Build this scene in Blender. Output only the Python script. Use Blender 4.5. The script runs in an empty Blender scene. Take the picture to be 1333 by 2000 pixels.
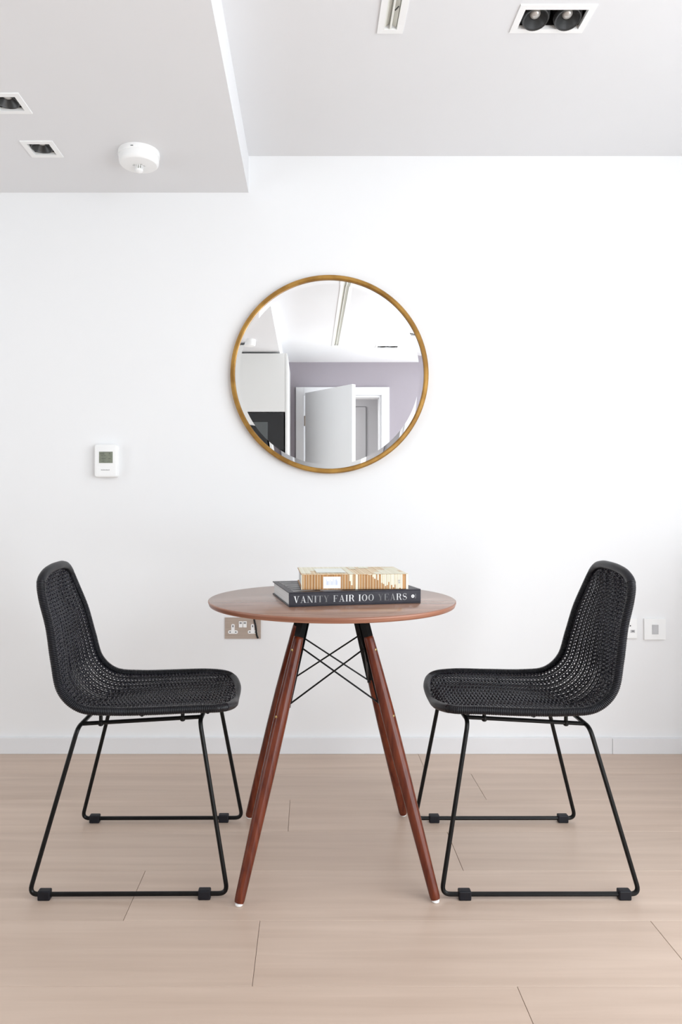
import bpy, bmesh, math, random
from mathutils import Vector, Matrix
random.seed(7)
PI = math.pi
scene = bpy.context.scene
COL = scene.collection

# ---------------------------------------------------------------- camera
CAMZ = 1.017
FPX = 1390.0
WY = 2.894            # the wall that is seen
YB_ = -1.39
cam_d = bpy.data.cameras.new('camera')
cam = bpy.data.objects.new('camera', cam_d)
COL.objects.link(cam)
cam.location = (0, 0, CAMZ)
cam.rotation_euler = (PI/2, 0, 0)
cam_d.sensor_fit = 'VERTICAL'
cam_d.sensor_height = 36.0
cam_d.sensor_width = 24.0
cam_d.lens = FPX/2000*36.0
cam_d.shift_x = (666.5-604)/2000
cam_d.shift_y = -(1000-982)/2000
cam_d.clip_start = 0.02
scene.camera = cam

# ---------------------------------------------------------------- world, lights, exposure
world = bpy.data.worlds.new('overcast_sky')
scene.world = world
world.use_nodes = True
bg = world.node_tree.nodes['Background']
bg.inputs[0].default_value = (0.93, 0.96, 1.0, 1)
bg.inputs[1].default_value = 1.2

def area(name, loc, target, sx, sy, power, color=(1, 1, 1), spread=PI):
    d = bpy.data.lights.new(name, 'AREA')
    d.shape = 'RECTANGLE'; d.size = sx; d.size_y = sy; d.energy = power; d.color = color; d.spread = spread
    o = bpy.data.objects.new(name, d); COL.objects.link(o)
    o.location = loc
    o.rotation_euler = (Vector(target)-Vector(loc)).to_track_quat('-Z', 'Y').to_euler()
    return o
# daylight entering through the tall window in the right-hand wall
area('window_daylight', (2.27, 0.25, 1.19), (-3, 0.25, 1.19), 2.7, 2.14, 52, (0.885, 0.95, 1.0))
# daylight from the second window, further left behind the camera
area('far_window_daylight', (-2.95, 1.0, 1.35), (2, 1.4, 1.2), 1.6, 1.7, 11, (0.885, 0.95, 1.0))
# frontal light from an unseen window added behind the camera, at its right
area('added_rear_daylight', (1.78, -1.34, 1.15), (1.2, 3, 1.0), .9, 2.0, 33, (0.885, 0.95, 1.0))
# unseen ceiling lamp added to brighten the hallway
area('added_hall_lamp', (-.3, YB_-.55, 2.38), (-.3, YB_-.55, 0),  .5, .5, 17, (1.0, 0.99, 0.97))
scene.view_settings.view_transform = 'Standard'
scene.view_settings.look = 'None'
scene.view_settings.gamma = 1
scene.view_settings.exposure = 0.29
scene.view_settings.use_curve_mapping = False

# ---------------------------------------------------------------- materials
def new_mat(name, col, rough=0.5, metal=0.0, spec=0.5, coat=0.0):
    m = bpy.data.materials.new(name); m.use_nodes = True
    b = m.node_tree.nodes['Principled BSDF']
    b.inputs['Base Color'].default_value = (*col, 1)
    b.inputs['Roughness'].default_value = rough
    b.inputs['Metallic'].default_value = metal
    b.inputs['Specular IOR Level'].default_value = spec
    b.inputs['Coat Weight'].default_value = coat
    b.inputs['Coat Roughness'].default_value = 0.12
    return m
def noise_color(m, c1, c2, scale=(1, 1, 1), nscale=5, detail=5, bump=0.0, distort=0.0, rnd=0.0, lo=0.3, hi=0.7, rough=None, coord='Object'):
    nt = m.node_tree; N = nt.nodes; L = nt.links
    b = N['Principled BSDF']
    tc = N.new('ShaderNodeTexCoord'); mp = N.new('ShaderNodeMapping'); mp.inputs['Scale'].default_value = scale
    L.new(tc.outputs[coord], mp.inputs[0])
    vec = mp.outputs[0]
    if rnd:
        oi = N.new('ShaderNodeObjectInfo'); ml = N.new('ShaderNodeMath'); ml.operation = 'MULTIPLY'; ml.inputs[1].default_value = 37.0
        L.new(oi.outputs['Random'], ml.inputs[0])
        ad = N.new('ShaderNodeVectorMath'); ad.operation = 'ADD'
        L.new(vec, ad.inputs[0]); L.new(ml.outputs[0], ad.inputs[1]); vec = ad.outputs[0]
    nz = N.new('ShaderNodeTexNoise'); nz.inputs['Scale'].default_value = nscale; nz.inputs['Detail'].default_value = detail; nz.inputs['Distortion'].default_value = distort
    L.new(vec, nz.inputs['Vector'])
    cr = N.new('ShaderNodeValToRGB'); cr.color_ramp.elements[0].position = lo; cr.color_ramp.elements[1].position = hi
    cr.color_ramp.elements[0].color = (*c1, 1); cr.color_ramp.elements[1].color = (*c2, 1)
    L.new(nz.outputs['Fac'], cr.inputs[0])
    out = cr.outputs[0]
    if rnd:
        hv = N.new('ShaderNodeHueSaturation')
        mr = N.new('ShaderNodeMapRange'); mr.inputs['To Min'].default_value = 1-rnd; mr.inputs['To Max'].default_value = 1+rnd
        L.new(oi.outputs['Random'], mr.inputs[0]); L.new(mr.outputs[0], hv.inputs['Value']); L.new(out, hv.inputs['Color']); out = hv.outputs[0]
    L.new(out, b.inputs['Base Color'])
    if bump:
        bp = N.new('ShaderNodeBump'); bp.inputs['Strength'].default_value = bump; bp.inputs['Distance'].default_value = 0.002
        L.new(nz.outputs['Fac'], bp.inputs['Height']); L.new(bp.outputs[0], b.inputs['Normal'])
    return m

M_wall = noise_color(new_mat('white_wall_paint', (.86, .86, .86), .75), (.86, .86, .86), (.87, .87, .87), nscale=3, bump=.02)
M_ceil = noise_color(new_mat('ceiling_paint', (.83, .83, .84), .8), (.80, .80, .81), (.81, .81, .82), nscale=2)
M_trim = noise_color(new_mat('white_gloss_trim', (.8, .8, .81), .4), (.80, .80, .81), (.81, .81, .82), nscale=4)
M_mauve = noise_color(new_mat('mauve_wall_paint', (.4, .36, .4), .75), (.375, .34, .375), (.385, .35, .385), nscale=3)
M_greywall = noise_color(new_mat('hall_grey_paint', (.6, .6, .6), .75), (.62, .62, .63), (.63, .63, .64), nscale=3)
M_cabinet = noise_color(new_mat('cabinet_white', (.8, .8, .79), .35), (.82, .82, .80), (.83, .83, .81), nscale=3)
M_black_glass = noise_color(new_mat('oven_black_glass', (.012, .012, .013), .08), (.010, .010, .011), (.014, .014, .015), nscale=2)
M_oven_window = noise_color(new_mat('oven_window_glass', (.10, .11, .11), .12), (.09, .10, .10), (.11, .12, .12), nscale=2)
M_plank = noise_color(new_mat('pale_oak_plank', (.5, .41, .35), .38, spec=.5), (.50, .375, .295), (.64, .50, .405), scale=(.5, 9, 1), nscale=3.0, detail=10, distort=.4, rnd=.05, bump=.05, lo=.2, hi=.8)
M_subfloor = noise_color(new_mat('dark_subfloor', (.10, .08, .065), .9), (.30, .22, .17), (.34, .25, .2), nscale=6)
M_rattan = noise_color(new_mat('black_woven_resin', (.008, .008, .010), .33, spec=.32), (.006, .006, .008), (.011, .011, .015), nscale=30)
M_weft = noise_color(new_mat('black_woven_strand', (.018, .017, .024), .30, spec=.5), (.013, .012, .018), (.024, .023, .032), nscale=30)
M_steel = noise_color(new_mat('black_powder_coated_steel', (.004, .004, .004), .3, spec=.2), (.003, .003, .003), (.006, .006, .006), nscale=40)
M_rubber = noise_color(new_mat('black_rubber', (.008, .008, .01), .5, spec=.25), (.007, .007, .010), (.011, .011, .015), nscale=40)
M_legwood = noise_color(new_mat('reddish_brown_leg_wood', (.13, .03, .014), .26, spec=.35, coat=.0), (.075, .012, .005), (.165, .034, .012), scale=(12, 12, .8), nscale=6, detail=6, distort=.5)
M_walnut = noise_color(new_mat('walnut_veneer', (.2, .1, .06), .25, spec=.55, coat=.12), (.20, .105, .070), (.37, .215, .15), scale=(1.2, 12, 14), nscale=2.5, detail=8, distort=1.0, lo=.3, hi=.7)
M_walnut_edge = noise_color(new_mat('walnut_edge_band', (.3, .13, .07), .35), (.22, .080, .045), (.40, .19, .12), scale=(1, 1, 90), nscale=2.0, detail=5, distort=.6)
M_gold = noise_color(new_mat('antique_gold_leaf', (.5, .28, .06), .38, metal=.55), (.29, .145, .028), (.45, .245, .055), nscale=14, detail=4, lo=.38, hi=.62)
M_mirror = new_mat('silvered_mirror', (.94, .95, .955), .0, metal=1.0)
M_plastic = noise_color(new_mat('white_plastic', (.82, .82, .81), .35), (.925, .925, .915), (.93, .93, .92), nscale=5)
M_pl_dark = noise_color(new_mat('dark_slot_plastic', (.03, .03, .03), .5), (.03, .03, .03), (.04, .04, .04), nscale=5)
M_grey_print = noise_color(new_mat('grey_print', (.3, .3, .3), .5), (.25, .25, .25), (.3, .3, .3), nscale=5)
M_lcd = noise_color(new_mat('lcd_grey_green', (.22, .24, .18), .25), (.19, .21, .165), (.24, .26, .20), nscale=60)
M_lcd_mark = noise_color(new_mat('lcd_dark_segment', (.09, .1, .08), .3), (.10, .11, .09), (.12, .13, .10), nscale=5)
M_brushed = noise_color(new_mat('brushed_steel_plate', (.45, .38, .33), .45, metal=.6), (.50, .41, .35), (.58, .50, .43), scale=(1, 1, 40), nscale=6)
M_grey_switch = noise_color(new_mat('grey_insert', (.45, .45, .46), .4), (.48, .48, .49), (.55, .55, .56), nscale=20)
M_lampblack = noise_color(new_mat('matt_black_lamp_housing', (.012, .012, .012), .5), (.010, .010, .010), (.016, .016, .016), nscale=20)
M_lampcone = noise_color(new_mat('dark_grey_reflector', (.05, .05, .05), .35, metal=.3), (.045, .045, .045), (.06, .06, .06), nscale=20)
M_lens = new_mat('led_lens', (.62, .60, .57), .12, metal=.3)
M_cream = noise_color(new_mat('grille_cream', (.70, .71, .64), .5), (.84, .845, .79), (.86, .865, .81), nscale=5)
M_groove = noise_color(new_mat('grille_groove_grey', (.4, .4, .35), .6), (.50, .51, .44), (.54, .55, .48), nscale=5)
M_blackcover = noise_color(new_mat('black_cloth_cover', (.02, .018, .026), .4, spec=.28), (.016, .014, .021), (.026, .023, .032), nscale=60, detail=6)
M_paper = noise_color(new_mat('page_edges', (.7, .7, .68), .8), (.72, .72, .71), (.88, .88, .87), scale=(1, 1, 120), nscale=3, detail=2)
M_brass = new_mat('brass_screw', (.5, .35, .15), .3, metal=1.0)
M_tancover = noise_color(new_mat('tan_printed_cover', (.5, .27, .10), .5), (.36, .165, .05), (.56, .31, .125), scale=(1, .0, .0), nscale=190, detail=1, lo=.42, hi=.58)
M_tantop = noise_color(new_mat('pale_tan_print', (.7, .5, .3), .5), (.62, .44, .24), (.78, .64, .44), scale=(1, .0, .0), nscale=150, detail=1, lo=.42, hi=.58)
M_creamprint = noise_color(new_mat('cream_print', (.85, .80, .62), .5), (.76, .72, .55), (.86, .83, .68), scale=(1, 0, 0), nscale=150, detail=1, lo=.42, hi=.58)
M_paleprint = noise_color(new_mat('pale_mint_print', (.82, .86, .80), .5), (.80, .84, .76), (.86, .88, .82), nscale=8)
M_whiteprint = noise_color(new_mat('white_label_print', (.88, .88, .88), .5), (.86, .87, .88), (.89, .89, .90), nscale=5)
M_blueprint = noise_color(new_mat('pale_blue_letter_print', (.5, .55, .75), .5), (.52, .57, .75), (.6, .64, .8), nscale=5)
M_greyletter = noise_color(new_mat('grey_letter_print', (.3, .32, .36), .5), (.30, .32, .36), (.36, .38, .42), nscale=5)
def foil_sheen(v):  # plain grey print with the foil's reflection put into the colour
    return noise_color(new_mat('foil_letters_painted_sheen', (v, v, v), .4), (v*.92, v*.92, v*.93), (v, v, v), nscale=40)
M_glossblack = noise_color(new_mat('black_frame_paint', (.02, .02, .02), .3), (.02, .02, .02), (.03, .03, .03), nscale=5)
M_winframe = noise_color(new_mat('window_frame_paint', (.75, .75, .76), .4), (.75, .75, .76), (.77, .77, .78), nscale=5)

# ---------------------------------------------------------------- mesh helpers
def add_box(bm, x0, x1, y0, y1, z0, z1, mi=0):
    vs = [bm.verts.new(p) for p in ((x0, y0, z0), (x1, y0, z0), (x1, y1, z0), (x0, y1, z0), (x0, y0, z1), (x1, y0, z1), (x1, y1, z1), (x0, y1, z1))]
    for f in ((0, 3, 2, 1), (4, 5, 6, 7), (0, 1, 5, 4), (1, 2, 6, 5), (2, 3, 7, 6), (3, 0, 4, 7)):
        bm.faces.new([vs[i] for i in f]).material_index = mi
    return vs
def box_bm(x0, x1, y0, y1, z0, z1, bev=0, seg=2):
    bm = bmesh.new(); add_box(bm, x0, x1, y0, y1, z0, z1)
    if bev: bmesh.ops.bevel(bm, geom=bm.edges[:], offset=bev, segments=seg, affect='EDGES', profile=.5)
    return bm
def frames(pts, closed=False):
    n = len(pts); T = []
    for i in range(n):
        a = pts[(i-1) % n] if (closed or i > 0) else pts[i]
        b = pts[(i+1) % n] if (closed or i < n-1) else pts[i]
        T.append((b-a).normalized())
    up = Vector((0, 0, 1)) if abs(T[0].z) < .9 else Vector((0, 1, 0))
    u = (up-T[0]*up.dot(T[0])).normalized(); out = []
    for i in range(n):
        u = (u-T[i]*u.dot(T[i])).normalized()
        out.append((u, T[i].cross(u)))
    return out
def add_tube(bm, pts, rad, sides=10, closed=False, caps=True):
    pts = [Vector(p) for p in pts]; n = len(pts)
    fr = frames(pts, closed); rings = []
    for i, p in enumerate(pts):
        r = rad[i] if isinstance(rad, (list, tuple)) else rad
        u, v = fr[i]
        rings.append([bm.verts.new(p+u*(r*math.cos(2*PI*k/sides))+v*(r*math.sin(2*PI*k/sides))) for k in range(sides)])
    for i in range(n if closed else n-1):
        a, b = rings[i], rings[(i+1) % n]
        if closed and i == n-1:      # match twist
            best = min(range(sides), key=lambda s: (a[0].co-b[s].co).length); b = b[best:]+b[:best]
        for k in range(sides):
            bm.faces.new((a[k], a[(k+1) % sides], b[(k+1) % sides], b[k]))
    if caps and not closed:
        bm.faces.new(rings[0][::-1]); bm.faces.new(rings[-1])
def fillet(pts, r, seg=6, closed=False):
    P = [Vector(p) for p in pts]; n = len(P); out = []
    for i in range(n):
        if not closed and i in (0, n-1): out.append(P[i]); continue
        a, b, c = P[i-1], P[i], P[(i+1) % n]
        rr = min(r, (a-b).length*.48, (c-b).length*.48)
        s = b+(a-b).normalized()*rr; e = b+(c-b).normalized()*rr
        for k in range(seg+1):
            t = k/seg; out.append(s*(1-t)**2+b*2*t*(1-t)+e*t*t)
    return out
def add_lathe(bm, prof, seg=32, origin=(0, 0, 0), axis='z', closed=False):
    o = Vector(origin); rings = []
    for r, z in prof:
        ring = []
        for k in range(seg):
            a = 2*PI*k/seg; c, s = r*math.cos(a), r*math.sin(a)
            p = Vector((c, s, z)) if axis == 'z' else Vector((c, z, s))
            ring.append(bm.verts.new(o+p))
        rings.append(ring)
    m = len(rings)
    for i in range(m if closed else m-1):
        a, b = rings[i], rings[(i+1) % m]
        for k in range(seg):
            bm.faces.new((a[k], a[(k+1) % seg], b[(k+1) % seg], b[k]))
    if not closed:
        if prof[0][0] > 1e-6: bm.faces.new(rings[0][::-1])
        if prof[-1][0] > 1e-6: bm.faces.new(rings[-1])
def add_poly(bm, pts, M=None):
    vs = [bm.verts.new((M @ Vector(p)) if M else Vector(p)) for p in pts]
    try: return bm.faces.new(vs)
    except ValueError: return None
def obj(name, bm, mats, parent=None, smooth=False, fixn=True, sharp=35):
    if fixn: bmesh.ops.recalc_face_normals(bm, faces=bm.faces[:])
    me = bpy.data.meshes.new(name); bm.to_mesh(me); bm.free()
    for m in (mats if isinstance(mats, (list, tuple)) else [mats]): me.materials.append(m)
    if smooth:
        me.shade_smooth()
        me.set_sharp_from_angle(angle=math.radians(sharp))
    o = bpy.data.objects.new(name, me); COL.objects.link(o)
    if parent: o.parent = parent
    return o
def tag(o, label=None, cat=None, group=None, kind=None):
    if label: o['label'] = label
    if cat: o['category'] = cat
    if group: o['group'] = group
    if kind: o['kind'] = kind
    return o
def thing(name, label, cat, loc=(0, 0, 0), rz=0, group=None):
    o = bpy.data.objects.new(name, None); COL.objects.link(o)
    o.location = loc; o.rotation_euler = (0, 0, rz); o.empty_display_size = .1
    return tag(o, label, cat, group)
def copy_tree(o, parent=None):
    c = o.copy(); COL.objects.link(c); c.parent = parent
    for ch in list(o.children): copy_tree(ch, c)
    return c
def sheet_holes(bm, x0, x1, y0, y1, z, holes, th=0.0):
    """horizontal slab with rectangular holes"""
    xs = sorted({x0, x1, *[v for h in holes for v in h[:2]]}); ys = sorted({y0, y1, *[v for h in holes for v in h[2:]]})
    for i in range(len(xs)-1):
        for j in range(len(ys)-1):
            cx, cy = (xs[i]+xs[i+1])/2, (ys[j]+ys[j+1])/2
            if any(h[0] < cx < h[1] and h[2] < cy < h[3] for h in holes): continue
            add_box(bm, xs[i], xs[i+1], ys[j], ys[j+1], z, z+th)

# ---------------------------------------------------------------- room shell
XL, XR, YB = -3.0, 2.35, -1.39
ZC, ZS, XS = 2.427, 2.278, -0.246
KX, KY = -0.198, -0.18            # kitchen block right side and front
# ---- floor: every plank a board of its own
fl = obj('floor', box_bm(XL-.1, XR+.1, YB-1.5, WY+.1, -.05, -.0035), M_subfloor); tag(fl, kind='structure')
PW = .235; rows = []
y = 2.672; rows.append((2.672, WY, [.442, -1.45]))
known = {0: [.608, -1.3], 1: [-.065, -2.0, 1.85], 2: [.427, -1.42, 2.2], 3: [-.4527, 1.42, -2.3], 4: [-.1197, .831, -1.9], 5: [.438, -1.5, 2.3]}
k = 0
while y > YB+.001:
    y0 = max(y-PW, YB)
    js = known.get(k) or [(-2.6+((k*.83) % 1.9)), (-2.6+((k*.83) % 1.9))+1.9, (-2.6+((k*.83) % 1.9))+3.8]
    rows.append((y0, y, js)); y = y0; k += 1
plank_cache = {}
G = .0006
for (y0, y1, js) in rows:
    xs = [XL]+sorted(j for j in js if XL+.2 < j < XR-.2)+[XR]
    for a, b in zip(xs[:-1], xs[1:]):
        key = (round(b-a, 3), round(y1-y0, 3))
        if key not in plank_cache:
            bm = box_bm(-(b-a)/2+G*.9, (b-a)/2-G*.9, -(y1-y0)/2+G*.5, (y1-y0)/2-G*.5, -.014, 0)
            top = [e for e in bm.edges if all(v.co.z > -.001 for v in e.verts)]
            bmesh.ops.bevel(bm, geom=top, offset=.0006, segments=1, affect='EDGES')
            o = obj('plank', bm, M_plank, fl); plank_cache[key] = o.data
        else:
            o = bpy.data.objects.new('plank', plank_cache[key]); COL.objects.link(o); o.parent = fl
        o.location = ((a+b)/2, (y0+y1)/2, 0)

def wall(name, x0, x1, y0, y1, z0, z1, mat=None, holes=None, axis='y'):
    bm = bmesh.new()
    if not holes: add_box(bm, x0, x1, y0, y1, z0, z1)
    else:
        lo, hi = (x0, x1) if axis == 'y' else (y0, y1)
        us = sorted({lo, hi, *[v for h in holes for v in h[:2]]}); zs = sorted({z0, z1, *[v for h in holes for v in h[2:]]})
        for i in range(len(us)-1):
            for j in range(len(zs)-1):
                cu, cz = (us[i]+us[i+1])/2, (zs[j]+zs[j+1])/2
                if any(h[0] < cu < h[1] and h[2] < cz < h[3] for h in holes): continue
                if axis == 'y': add_box(bm, us[i], us[i+1], y0, y1, zs[j], zs[j+1])
                else: add_box(bm, x0, x1, us[i], us[i+1], zs[j], zs[j+1])
        bmesh.ops.remove_doubles(bm, verts=bm.verts[:], dist=1e-5)
    return tag(obj(name, bm, mat or M_wall), kind='structure')
wall('wall_back', XL-.1, XR+.1, WY, WY+.1, -.05, 2.6)
wall('wall_left', XL-.1, XL, YB, WY, -.05, 2.6, holes=[(.2, 1.8, .5, 2.2)], axis='x')
wall('wall_right', XR, XR+.1, YB, WY, -.05, 2.6, holes=[(-1.1, 1.6, .1, 2.27)], axis='x')
tag(obj('added_shade_ledge', box_bm(1.66, XR, 1.75, WY, 0, .92, .003), M_trim), kind='structure')     # unseen ledge added in the corner to shade the lower right wall
DX0, DX1, DZ = -.052, .725, 2.095
wall('wall_front', XL-.1, XR+.1, YB-.12, YB, -.05, 2.6, mat=M_mauve, holes=[(DX0, DX1, -.05, DZ), (1.3, 2.26, .1, 2.2)])  # second opening is for the added rear window
# hallway seen through the door, in the mirror
bm = bmesh.new()
add_box(bm, -1.4, -1.3, YB-1.0, YB-.12, -.05, 2.5); add_box(bm, 1.1, 1.2, YB-1.0, YB-.12, -.05, 2.5)
add_box(bm, -1.4, 1.2, YB-1.1, YB-1.0, -.05, 2.5)
hall = tag(obj('wall_hall', bm, M_greywall), kind='structure')
tag(obj('ceiling_hall', box_bm(-1.4, 1.2, YB-1.1, YB-.12, 2.42, 2.5), M_ceil), kind='structure')
# ceiling with openings for the recessed fittings
DL2 = (.617, .801, 2.029, 2.115)       # opening of the double downlight
DL2b = (.617, .801, -.72, -.634)
GR = (.222, .262, -.62, 2.115)         # linear grille
ce_bm = bmesh.new(); sheet_holes(ce_bm, XS, XR, YB, WY, ZC, [DL2, DL2b, GR], .03)
ceiling = tag(obj('ceiling', ce_bm, M_ceil), kind='structure')
D1 = [(-.952, 2.245), (-.952, 2.535)]
h = .0405
so_bm = bmesh.new(); sheet_holes(so_bm, XL, XS, YB, WY, ZS, [(x-h, x+h, yy-h, yy+h) for x, yy in D1], .03)
sof = obj('dropped_ceiling', so_bm, M_ceil, ceiling)
obj('dropped_ceiling_side', box_bm(XS-.012, XS, YB, WY, ZS+.03, ZC), M_ceil, ceiling)
obj('roof_slab', box_bm(XL-.1, XR+.1, YB-.12, WY+.1, 2.6, 2.7), M_ceil, ceiling)
# baseboards
tag(obj('baseboard_back', box_bm(XL, 1.2285, WY-.014, WY, 0, .0655, .0012), M_trim), kind='structure')
tag(obj('baseboard_back', box_bm(1.2295, XR, WY-.0155, WY, 0, .063, .0012), M_trim), kind='structure')
tag(obj('baseboard_right', box_bm(XR-.014, XR, YB, WY-.016, 0, .065, .0012), M_trim), kind='structure')
tag(obj('baseboard_left', box_bm(XL, XL+.014, YB, WY-.016, 0, .065, .0012), M_trim), kind='structure')
tag(obj('baseboard_front', box_bm(.82, XR-.016, YB, YB+.014, 0, .065, .0012), M_trim), kind='structure')
# windows (outside the frame, they carry the daylight)
def window(name, x, y0, y1, z0, z1):
    bm = bmesh.new(); t = .05
    add_box(bm, x-.03, x+.03, y0, y1, z0, z0+t); add_box(bm, x-.03, x+.03, y0, y1, z1-t, z1)
    add_box(bm, x-.03, x+.03, y0, y0+t, z0+t, z1-t); add_box(bm, x-.03, x+.03, y1-t, y1, z0+t, z1-t)
    return tag(obj(name, bm, M_winframe), kind='structure')
w = window('window_1', XR+.055, -1.1, 1.6, .1, 2.27)
bm = bmesh.new(); t_ = .05
add_box(bm, 1.3, 2.26, YB-.09, YB-.03, .1, .1+t_); add_box(bm, 1.3, 2.26, YB-.09, YB-.03, 2.2-t_, 2.2)
add_box(bm, 1.3, 1.3+t_, YB-.09, YB-.03, .1+t_, 2.2-t_); add_box(bm, 2.26-t_, 2.26, YB-.09, YB-.03, .1+t_, 2.2-t_)
tag(obj('added_window_3', bm, M_winframe), kind='structure')  # frame of the added rear window, there for the frontal light
w2 = window('window_2', XL-.055, .2, 1.8, .5, 2.2)

# ---------------------------------------------------------------- door behind the camera (seen in the mirror)
dr = tag(bpy.data.objects.new('door_1', None), kind='structure'); COL.objects.link(dr); dr.location = (DX0, YB, 0)
def fr_box(x0, x1, y0, y1, z0, z1, name, mat=M_trim, par=dr, bev=.002):
    l = par.matrix_basis.translation if par == dr else Vector((0, 0, 0))
    return obj(name, box_bm(x0-l.x, x1-l.x, y0-l.y, y1-l.y, z0-l.z, z1-l.z, bev), mat, par)
fr_box(DX0-.08, DX0, YB, YB+.02, 0, DZ+.08, 'architrave')
fr_box(DX1, DX1+.08, YB, YB+.02, 0, DZ+.08, 'architrave')
fr_box(DX0, DX1, YB, YB+.02, DZ, DZ+.08, 'architrave')
fr_box(DX0, DX0+.02, YB-.14, YB, 0, DZ, 'door_lining')
fr_box(DX1-.02, DX1, YB-.14, YB, 0, DZ, 'door_lining')
fr_box(DX0+.02, DX1-.02, YB-.14, YB, DZ-.02, DZ, 'door_lining')
leaf = obj('door_leaf', box_bm(0, .69, -.022, .022, .008, 2.108, .0015), M_trim, dr)
leaf.location = (.03, .055, 0); leaf.rotation_euler = (0, 0, math.radians(51))
bm = bmesh.new()
for sy in (-1, 1):
    add_lathe(bm, [(.001, 0), (.026, 0), (.026, .008), (.01, .01), (.01, .04), (.001, .042)], 16, axis='z')
hd = bmesh.new(); add_tube(hd, fillet([(.6, .02, 1.0), (.6, .065, 1.0), (.48, .065, 1.0)], .012), .009, 10)
add_tube(hd, fillet([(.6, -.02, 1.0), (.6, -.065, 1.0), (.48, -.065, 1.0)], .012), .009, 10)
bm.free()
obj('door_handle', hd, M_brushed, leaf, smooth=True)
hg = obj('hinge', box_bm(-.008, .004, .018, .03, 1.78, 1.88, .001), M_brushed, leaf)
hg2 = bpy.data.objects.new('hinge', hg.data); COL.objects.link(hg2); hg2.parent = leaf; hg2.location.z = -1.55
# flush door at the end of the hallway
d2 = tag(obj('door_2', box_bm(-.15, .652, YB-1.0, YB-.990, 0, 2.114, .001), M_greywall), kind='structure')
bm = bmesh.new(); yh = YB-.9895
add_box(bm, .650, .654, yh-.001, yh, 0, 2.116); add_box(bm, -.154, -.150, yh-.001, yh, 0, 2.116); add_box(bm, -.150, .650, yh-.001, yh, 2.112, 2.116)
obj('shadow_gap', bm, M_pl_dark, d2)

# ---------------------------------------------------------------- kitchen units behind the camera (seen in the mirror)
def tall_cab(x0, x1, label, oven):
    t = thing('tall_cabinet', label, 'cabinet', ((x0+x1)/2, KY-.3, 0))
    w2_ = (x1-x0)/2
    if oven:
        bm = bmesh.new(); add_box(bm, -w2_, w2_, -.6, .278, 0, .1); add_box(bm, -w2_, w2_, -.6, -.58+.3, .1, 2.262)
        add_box(bm, -w2_, -w2_+.018, -.28, .278, .1, 2.262); add_box(bm, w2_-.018, w2_, -.28, .3, .1, 2.262)
        add_box(bm, -w2_+.018, w2_-.018, -.28, .278, 1.775, 2.262); add_box(bm, -w2_+.018, w2_-.018, -.28, .278, .1, .86)
        obj('body', bm, M_cabinet, t)
        obj('door', box_bm(-w2_+.002, w2_-.02, .28, .3, 1.776, 2.262, .001), M_cabinet, t)
        obj('door', box_bm(-w2_+.002, w2_-.02, .28, .3, .1, .858, .001), M_cabinet, t)
    else:
        obj('body', box_bm(-w2_, w2_, -.6, .278, 0, 2.262), M_cabinet, t)
        obj('door', box_bm(-w2_+.002, w2_-.002, .28, .3, .1, 1.40, .001), M_cabinet, t)
        obj('door', box_bm(-w2_+.002, w2_-.002, .28, .3, 1.404, 2.262, .001), M_cabinet, t)
    return t
tall_cab(KX-.62, KX+.018, 'white tall kitchen cabinet housing the black oven, seen reflected in the mirror', True)
tall_cab(KX-1.24, KX-.622, 'white plain tall kitchen cabinet further from the door than the oven cabinet', False)
tall_cab(KX-1.86, KX-1.242, 'white plain tall kitchen cabinet furthest from the oven cabinet', False)
ov = thing('wall_oven', 'black glass built-in oven with small window in white cabinet, reflected in mirror', 'oven', (KX-.31+.009, KY-.3, .87))
obj('upper_body', box_bm(-.29, .29, -.2, .302, .585, .898, .002), M_black_glass, ov)
obj('lower_body', box_bm(-.29, .29, -.2, .302, 0, .58, .002), M_black_glass, ov)
obj('oven_window', box_bm(-.20, .155, .302, .304, .655, .82, .0008), M_oven_window, ov)
hb = bmesh.new(); add_tube(hb, fillet([(-.24, .3, .53), (-.24, .335, .53), (.24, .335, .53), (.24, .3, .53)], .01), .007, 8)
obj('handle', hb, M_brushed, ov, smooth=True)

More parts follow.
